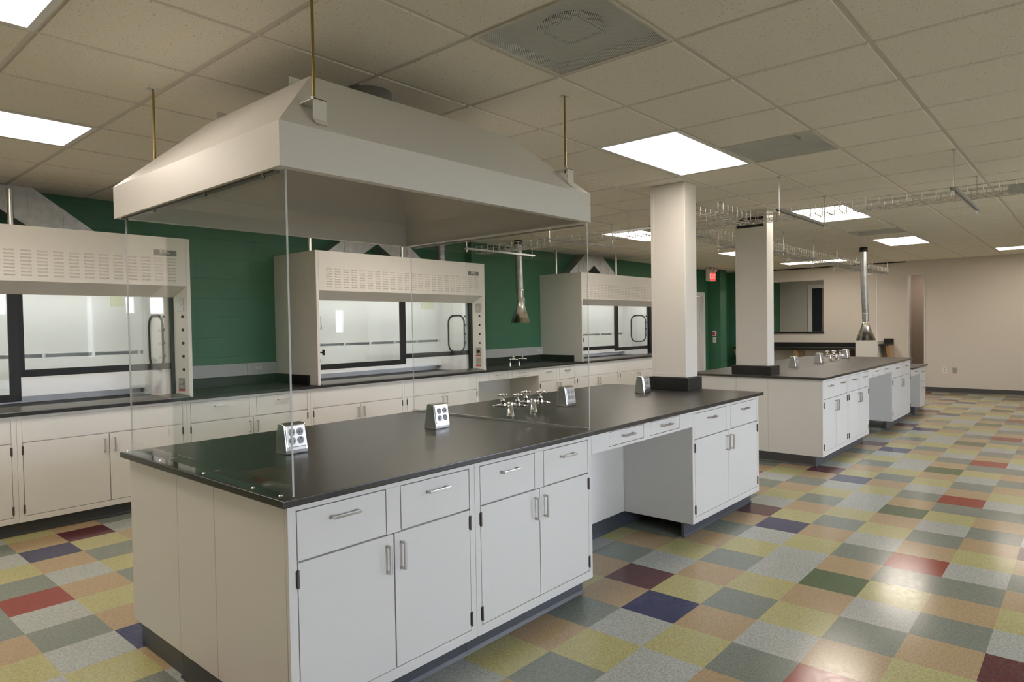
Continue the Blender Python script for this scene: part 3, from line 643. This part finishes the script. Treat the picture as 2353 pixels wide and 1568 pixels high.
def shield(x, label, near):
    t = thing('acrylic_shield', label, 'shield', (x, 0, .9225), 0, 'clear acrylic splash shields')
    m = MB(); y0, y1, zt = -.108, 1.358, ZA-.9225+.004
    m.box(0, .0065, y0, y1, .002, zt); m.build('pane', ACRYL, t)
    e = MB(); e.box(-.0003, .0068, y0-.0012, y0-.0002, .002, zt).box(-.0003, .0068, y1+.0002, y1+.0012, .002, zt); e.build('polished_edge', ACEDGE, t)
    if near:
        k = MB(); k.box(-.046, -.0005, y0, y1, .0005, .0065).box(-.0068, -.0005, y0, y1, .0065, .042); k.build('angle_strip', ACRYL, t)
        sc = MB()
        for yy in (y0+.03, y0+.22, y0+.62, y0+1.05, y1-.03): sc.lathe([(.0, .0105), (.005, .010), (.007, .0068)], (-.028, yy, 0), 12)
        sc.build('screw', CHROME, t)
        sc = MB()
        for yy in (.0, .45, .95, 1.28): sc.cyl((-.02, yy, zt-.003), (-.02, yy, zt-.022), .007, 8)
        sc.box(-.024, -.001, -.08, 1.33, zt-.012, zt-.004); sc.build('top_clip_rail', HINGE, t)
    else:
        k = MB(); k.box(-.012, -.0005, y0, y1, .0005, .014).box(.007, .016, y0, y1, .0005, .010); k.build('bottom_channel', ZINC, t)
        sc = MB(); sc.box(.007, .022, -.08, 1.33, zt-.012, zt-.004); sc.build('top_clip_rail', HINGE, t)
    return t
shield(-2.085, 'clear acrylic shield with screwed bottom strip at the near end of the front bench', True)
shield(-.318+.03, 'clear acrylic shield with metal bottom channel crossing the middle of the front bench', False)

# ================================================================== BENCH FITTINGS
def pedestal_outlet(loc, label):
    t = thing('pedestal_outlet', label, 'power outlet', loc, 0, 'chrome pedestal outlets'); w = .0575
    # wedge housing: front face leans back
    prof = [(-.048, 0), (-.048, .020), (-.031, .137), (-.024, .142), (.016, .143), (.024, .138), (.046, .016), (.046, 0)]
    MB().prism(prof, 'x', -w, w).build('housing', CAST, t, bevel=.006, seg=3)
    d = Vector((0, .017, .117)).normalized(); n = Vector((0, -d.z, d.y)); X = Vector((1, 0, 0)); c0 = Vector((0, -.048, .020))
    def P(u, v, off): return c0+X*u+d*v+n*off
    fp = MB().obox(P(0, .064, .002), X, d, n, .050, .051, .0035).build('face_plate', STEEL, t, bevel=.003)
    for u in (-.021, .021):
        for v in (.044, .084):
            k = MB(); k.tube([P(u, v, .005), P(u, v, .0085)], .0165, 20).obox(P(u, v-.0145, .0068), X, d, n, .009, .003, .0017); rc = k.build('receptacle', GREY, fp)
            k = MB(); k.obox(P(u-.006, v-.002, .0088), X, d, n, .0014, .005, .0006).obox(P(u+.006, v-.002, .0088), X, d, n, .0014, .004, .0006).tube([P(u, v+.008, .0083), P(u, v+.008, .0094)], .003, 8); k.build('slots', INK, rc)
    return t
po = pedestal_outlet((-1.637, .655, .922), 'chrome pedestal outlet on the front bench just behind the near shield')
for loc, l in (((-.713, .655, .922), 'chrome pedestal outlet on the front bench just before the middle shield'),
               ((.535, .66, .922), 'chrome pedestal outlet right of the gas taps on the front bench'),
               ((1.600, .655, .922), 'chrome pedestal outlet beside the black base of the front column'),
               ((5.235, .635, .922), 'chrome pedestal outlet on the far bench, nearest its column'),
               ((6.21, .625, .922), 'chrome pedestal outlet left of the gas taps on the far bench'),
               ((7.52, .635, .922), 'chrome pedestal outlet right of the gas taps on the far bench')):
    dup(po, loc, l)
def valve(t, sx, zc=.068, handle_z=.135):
    """sx is the direction along local x"""
    m = MB(); q = .048
    m.tube([(sx*.018, 0, zc), (sx*.032, 0, zc), (sx*.035, 0, zc), (sx*.060, 0, zc), (sx*.063, 0, zc)], [.011, .011, .015, .016, .012], 14)
    m.tube([(sx*q, 0, zc), (sx*q, 0, zc+.022), (sx*q, 0, zc+.024), (sx*q, 0, zc+.036), (sx*q, 0, zc+.038), (sx*q, 0, zc+.052)], [.012, .012, .017, .017, .009, .006], 14)
    nz = [(sx*(.063+.0062*k), 0, zc-.0008*k) for k in range(9)]
    m.tube(nz, [.010 if k % 2 == 0 else .0075 for k in range(5)]+[.0065, .0055, .005, .004], 12)
    b = m.build('valve', CHROME, t)
    h = MB(); c = Vector((sx*q, 0, handle_z)); h.cyl((c.x, 0, zc+.05), (c.x, 0, handle_z), .005, 10)
    h.lathe([(0, .010), (.009, .008), (.012, 0), (.009, -.007), (0, -.008)], c, 16)
    for k in range(4):
        an = k*math.pi/2+.4; d_ = Vector((math.cos(an), math.sin(an), 0)); h.tube([c, c+d_*.018, c+d_*.026, c+d_*.031], [.0045, .005, .0085, .006], 8)
    h.build('cross_handle', CHROME, b)
def gas_tap(loc, label, dirs=(1, -1), rz=0):
    t = thing('gas_tap', label, 'tap', loc, rz, 'chrome gas taps')
    MB().lathe([(0, 0), (.027, 0), (.027, .004), (.022, .006), (.022, .080), (.020, .086), (.012, .089), (0, .090)], seg=24).build('turret', CHROME, t)
    for s_ in dirs: valve(t, s_)
    return t
ga = gas_tap((-.086, .645, .922), 'left twin chrome gas tap with cross handles on the front bench', rz=R(-53))
dup(ga, (.139, .638, .922), 'right twin chrome gas tap with cross handles on the front bench', R(-53))
dup(ga, (6.86, .655, .922), 'left twin chrome gas tap on the far bench', R(-53))
dup(ga, (7.09, .64, .922), 'right twin chrome gas tap on the far bench', R(-53))
def wall_tap(loc, label):
    t = thing('gas_tap', label, 'tap', loc, 0, 'chrome gas taps')
    MB().lathe([(0, 0), (.02, 0), (.02, .004), (.0135, .006), (.0135, .100), (.017, .102), (.017, .116), (0, .118)], seg=20).build('turret', CHROME, t)
    t.rotation_euler.z = R(-30); valve(t, 1, .108, .170); return t
wt = wall_tap((3.683, 3.96, .922), 'left small chrome gas tap on the wall countertop')
dup(wt, (3.884, 3.964, .922), 'right small chrome gas tap on the wall countertop', R(-30))

# columns
def column(x0, x1, y0, y1, bz, bx0, bx1, by0, by1, label, hole):
    t = thing('column', label, 'column', (x0, y0, .9225), 0, 'white boxed columns')
    m = MB(); m.box(0, x1-x0, 0, y1-y0, bz-.9225, ZC-.9225-.001); m.build('shaft', COLW, t, bevel=.004)
    m = MB(); m.box(bx0-x0, bx1-x0, by0-y0, by1-y0, 0, bz-.9225); m.build('base_block', BLOCK, t, bevel=.004)
    m = MB(); m.box(-.004, .0, .004, y1-y0-.004, bz-.9225+.004, bz-.9225+.036).box(-.004, 0, .004, .030, bz-.92+.04, ZC-.924).box(-.004, 0, y1-y0-.030, y1-y0-.004, bz-.92+.04, ZC-.924); m.build('corner_trim', COLW, t)
    if hole: MB().box(-.006, -.002, .035, y1-y0-.02, 2.52-.9225, 2.645-.9225).build('cable_opening', INK, t)
column(1.945, 2.155, .430, .757, 1.033, 1.915, 2.18, .400, .785, 'white boxed column rising from the front bench near its far end', False)
column(3.868, 4.06, .450, .798, 1.022, 3.834, 4.10, .405, .835, 'white boxed column with dark cable opening, rising from the far bench', True)

# ================================================================== CABLE TRAYS
def tray(name_label, axis, a0, a1, c0, c1, z0, z1, skip=None):
    m = MB(); P = (lambda s_, c, z: (s_, c, z)) if axis == 'x' else (lambda s_, c, z: (c, s_, z)); rw = .0034
    for c, z in ((c0, z1), (c0, (z0+z1)/2), (c0, z0), (c1, z1), (c1, (z0+z1)/2), (c1, z0), ((c0*2+c1)/3, z0), ((c0+2*c1)/3, z0)): m.tube([P(a0, c, z), P(a1, c, z)], rw, 6)
    n = int((a1-a0)/.1016)
    for k in range(n+1):
        s_ = a0+.004+k*.1016; o = .004; e = .012
        m.tube([P(s_, c0-o, z1+.003), P(s_, c0-o, z0+e), P(s_, c0+e, z0-.004), P(s_, c1-e, z0-.004), P(s_, c1+o, z0+e), P(s_, c1+o, z1+.003)], rw, 6)
    return tag(m.build('cable_tray', ZINC), name_label, 'cable tray', 'zinc wire cable trays')
tray('wire cable tray crossing from the right photo edge toward the green wall', 'y', -4.9, 3.85, 2.93, 3.13, 2.446, 2.526)
tray('long wire cable tray running away toward the far wall past the second column', 'x', 3.20, 12.20, 1.02, 1.32, 2.452, 2.543)
tray('short wire cable tray between the front column and the crossing tray', 'x', 2.17, 2.90, .24, .44, 2.44, 2.53)
def strut(label, axis, c, a0, a1, z, rods):
    t = thing('strut_hanger', label, 'tray hanger', (0, 0, 0), 0, 'slotted strut hangers'); h = .0206; h2 = .0105
    P = (lambda a, b2, z_: (a, b2, z_)) if axis == 'x' else (lambda a, b2, z_: (b2, a, z_))
    prof = [(-h, -h2), (h, -h2), (h, h2), (h-.008, h2), (h-.008, h2-.002), (h-.003, h2-.002), (h-.003, -h2+.003), (-h+.003, -h2+.003), (-h+.003, h2-.002), (-h+.008, h2-.002), (-h+.008, h2), (-h, h2)]
    m = MB(); n = len(prof); vs = [P(a0, c+p, z-h2+q) for p, q in prof]+[P(a1, c+p, z-h2+q) for p, q in prof]
    m.add(vs, [(i, (i+1) % n, n+(i+1) % n, n+i) for i in range(n)])
    nn = int((a1-a0)/.05)
    for i in range(nn): s_ = a0+.03+i*.05; m.box(*((s_, s_+.028, c-.007, c+.007) if axis == 'x' else (c-.007, c+.007, s_, s_+.028)), z-2*h2-.0006, z-2*h2+.0006, 1)
    m.build('channel', [GALV, INK], t)
    for a_ in rods:
        q = P(a_, c, 0); r_ = MB().cyl((q[0], q[1], z-2*h2-.03), (q[0], q[1], ZC+.003), .0048, 8).build('threaded_rod', ZINC, t)
        MB().cyl((q[0], q[1], z-2*h2-.014), (q[0], q[1], z-2*h2-.004), .010, 6).build('nut', ZINC, r_)
        MB().box(q[0]-.022, q[0]+.022, q[1]-.012, q[1]+.012, ZC-.003, ZC-.0004).build('ceiling_clip', ZINC, r_)
for y, l in ((-1.432, 'slotted strut hanger under the crossing wire tray, nearest the right edge'), (-.213, 'slotted strut hanger under the crossing wire tray, right of the second column'),
             (1.0-.02, 'slotted strut hanger under the crossing wire tray, just right of the front column'), (2.20, 'slotted strut hanger under the crossing tray, just left of the front column'), (3.45, 'slotted strut hanger under the crossing wire tray next to the near exhaust hose')):
    strut(l, 'x', y, 2.34, 3.62, 2.436, (2.36, 3.58))
strut('short strut hanger on a single rod left of the front column', 'y', 2.90, 1.26, 1.74, 2.50, (1.563,))
ordn = ['first', 'second', 'third', 'fourth', 'fifth', 'sixth', 'seventh']
for k, x in enumerate((4.75, 5.97, 7.25, 8.45, 9.66, 10.75, 11.95)):
    strut('%s strut hanger from the near end under the long tray to the far wall' % ordn[k], 'y', x, .98, 1.40, 2.443, (1.0, 1.38))
m = MB(); m.box(2.915, 2.924, -1.98, -1.70, 2.425, 2.49).box(2.905, 2.915, -1.95, -1.90, 2.44, 2.475); tag(m.build('splice_plate', GALV), 'flat grey splice plate on the crossing wire tray at the right edge', 'splice plate')

# ================================================================== SNORKELS
def snorkel(x, y, zcone, rcone, hc, lean, label, tagged):
    t = thing('exhaust_snorkel', label, 'exhaust hose', (x, y, 0), 0, 'hanging exhaust snorkels'); rd = .050
    MB().lathe([(.045, ZC-.002), (.060, ZC-.002), (.060, ZC-.075), (.045, ZC-.075)], seg=24).build('ceiling_collar', DARK, t)
    zt = zcone+hc; zn = zt+.14; pts = []; rads = []; N = 90
    for k in range(N+1):
        f = k/N; z = (ZC-.07)*(1-f)+zn*f; pts.append((lean[0]*f*f, lean[1]*f*f, z)); rads.append(rd+(.003 if k % 2 else 0))
    MB().tube(pts, rads, 20).build('flexible_duct', GALV, t)
    cx, cy = lean
    MB().lathe([(rd+.002, zn+.02), (rd+.006, zn+.015), (rd+.004, zn-.0), (rd, zt+.06), (rd-.004, zt)], (cx, cy, 0), 24).build('sleeve', STEEL, t)
    MB().lathe([(rd-.004, zt), (rcone, zcone), (rcone-.004, zcone+.002), (rd-.008, zt)], (cx, cy, 0), 40).build('cone', mat('spun_aluminium', (.78, .75, .70), .27, 1.0), t)
    k = MB()
    for s_ in (-1, 1): k.cyl((cx+s_*(rd+.004)*.66, cy-s_*(rd+.004)*.75, zt+.09), (cx+s_*(rd+.022)*.66, cy-s_*(rd+.022)*.75, zt+.09), .007, 8)
    k.build('thumb_screw', STEEL, t)
    if tagged: MB().obox((cx-.010, cy-.066, zt-.005), (.66, -.75, 0), (.3, .26, -.9), (.7, .6, .4), .022, .055, .001).build('paper_tag', PLATE, t)
snorkel(3.89, 3.95, 1.535, .140, .315, (.02, 0), 'hanging exhaust hose with metal cone in front of the green wall', True)
snorkel(8.92, .717, 1.155, .150, .30, (.10, -.005), 'hanging exhaust hose with metal cone over the far bench', False)

# ================================================================== FAR END
t = thing('exit_sign', 'lit red exit sign with two emergency lamps, left of the second column', 'exit sign', (10.72, 4.2, 2.40))
MB().box(-.155, .155, -.03, .06, 0, .19).box(-.155, .155, -.03, .06, .19, .27).build('housing', PLATE, t, bevel=.004)
fc = MB().box(-.14, .14, -.034, -.030, .012, .182).build('face', emis('exit_face', (1.0, .10, .09), 1.0), t)
text('lettering', 'EXIT', .150, emis('exit_letters', (1.0, .42, .36), 1.1), fc, (0, -.0345, .098), (R(90), 0, 0))
for s_ in (-.08, .10):
    MB().lathe([(0, -.075), (.052, -.07), (.058, -.05), (.05, 0), (.03, .02), (0, .025)], (s_, -.01, .255), 20, 'y').build('lamp_head', STEEL, t)
t = thing('fire_alarm_pull', 'red fire alarm pull box with white frame on the green corner pier', 'fire alarm', (11.39, 4.44, 1.235))
MB().box(-.035, 0, -.045, .045, -.058, .058).build('backplate', PLATE, t, bevel=.004); MB().box(-.055, -.035, -.030, .034, -.036, .034).build('pull_bar', RED, t, bevel=.004)
t = thing('light_switch', 'white light switch below the fire alarm on the green corner pier', 'light switch', (11.39, 4.44, 1.087))
MB().box(-.008, 0, -.040, .040, -.060, .060).build('plate', PLATE, t, bevel=.003); MB().box(-.018, -.008, -.006, .006, -.012, .012).build('toggle', INK, t)
def wall_outlet(y, z, m_, label):
    t = thing('wall_outlet', label, 'wall outlet', (XF, y, z)); MB().box(-.008, 0, -.037, .037, -.058, .058).build('plate', m_, t, bevel=.003)
    k = MB()
    for dz in (-.022, .022): k.cyl((-.0085, 0, dz), (-.0105, 0, dz), .015, 14)
    rc = k.build('receptacle', GREY if m_ is PLATE else STEEL, t)
    k = MB()
    for dz in (-.022, .022): k.box(-.0115, -.0105, -.008, -.005, dz-.005, dz+.006).box(-.0115, -.0105, .005, .008, dz-.005, dz+.006)
    k.build('slots', INK, rc)
wall_outlet(.108, .455, PLATE, 'white wall outlet low on the far beige wall')
wall_outlet(-.062, .455, STEEL, 'steel wall outlet just right of the white one on the far beige wall')
wall_outlet(-1.225, .45, STEEL, 'steel wall outlet low on the far wall at the right edge')
m = MB(); m.box(XF-.03, XF+.18, 2.405, 3.96, 1.207, 1.248); tag(m.build('pass_through_ledge', BLOCK, bevel=.003), 'black ledge of the pass-through opening in the far wall', 'ledge')
t = thing('wall_counter', 'black wall counter with backsplash below the pass-through opening', 'counter', (12.05, 1.64, 0))
m = MB(); m.box(0, .549, 0, 2.65, .880, .905).box(0, .03, 0, 2.65, .845, .879); m.build('top', BLOCK, t); MB().box(.525, .548, 0, 2.65, .906, 1.003).build('backsplash', BLOCK, t)
for yy in (.14, 1.19, 2.55): MB().prism([(.06, .845), (.54, .845), (.54, .30), (.46, .30)], 'y', yy, yy+.10).build('bracket', MAPLE, t)
m = MB(); m.box(12.05, XF-.001, 1.205, 1.625, 0, 1.049); tag(m.build('end_pier', COLW, bevel=.004), 'short beige pier between the two black wall counters', 'pier')
t = thing('short_counter', 'small black counter piece right of the beige pier', 'counter', (12.10, .80+.22, 0))
m = MB(); m.box(0, .499, 0, .18, .955, .985); m.build('top', BLOCK, t); MB().box(.475, .498, 0, .18, .986, 1.09).build('backsplash', BLOCK, t)
MB().prism([(.05, .954), (.48, .954), (.48, .35), (.40, .35)], 'y', .0, .06).build('bracket', MAPLE, t)
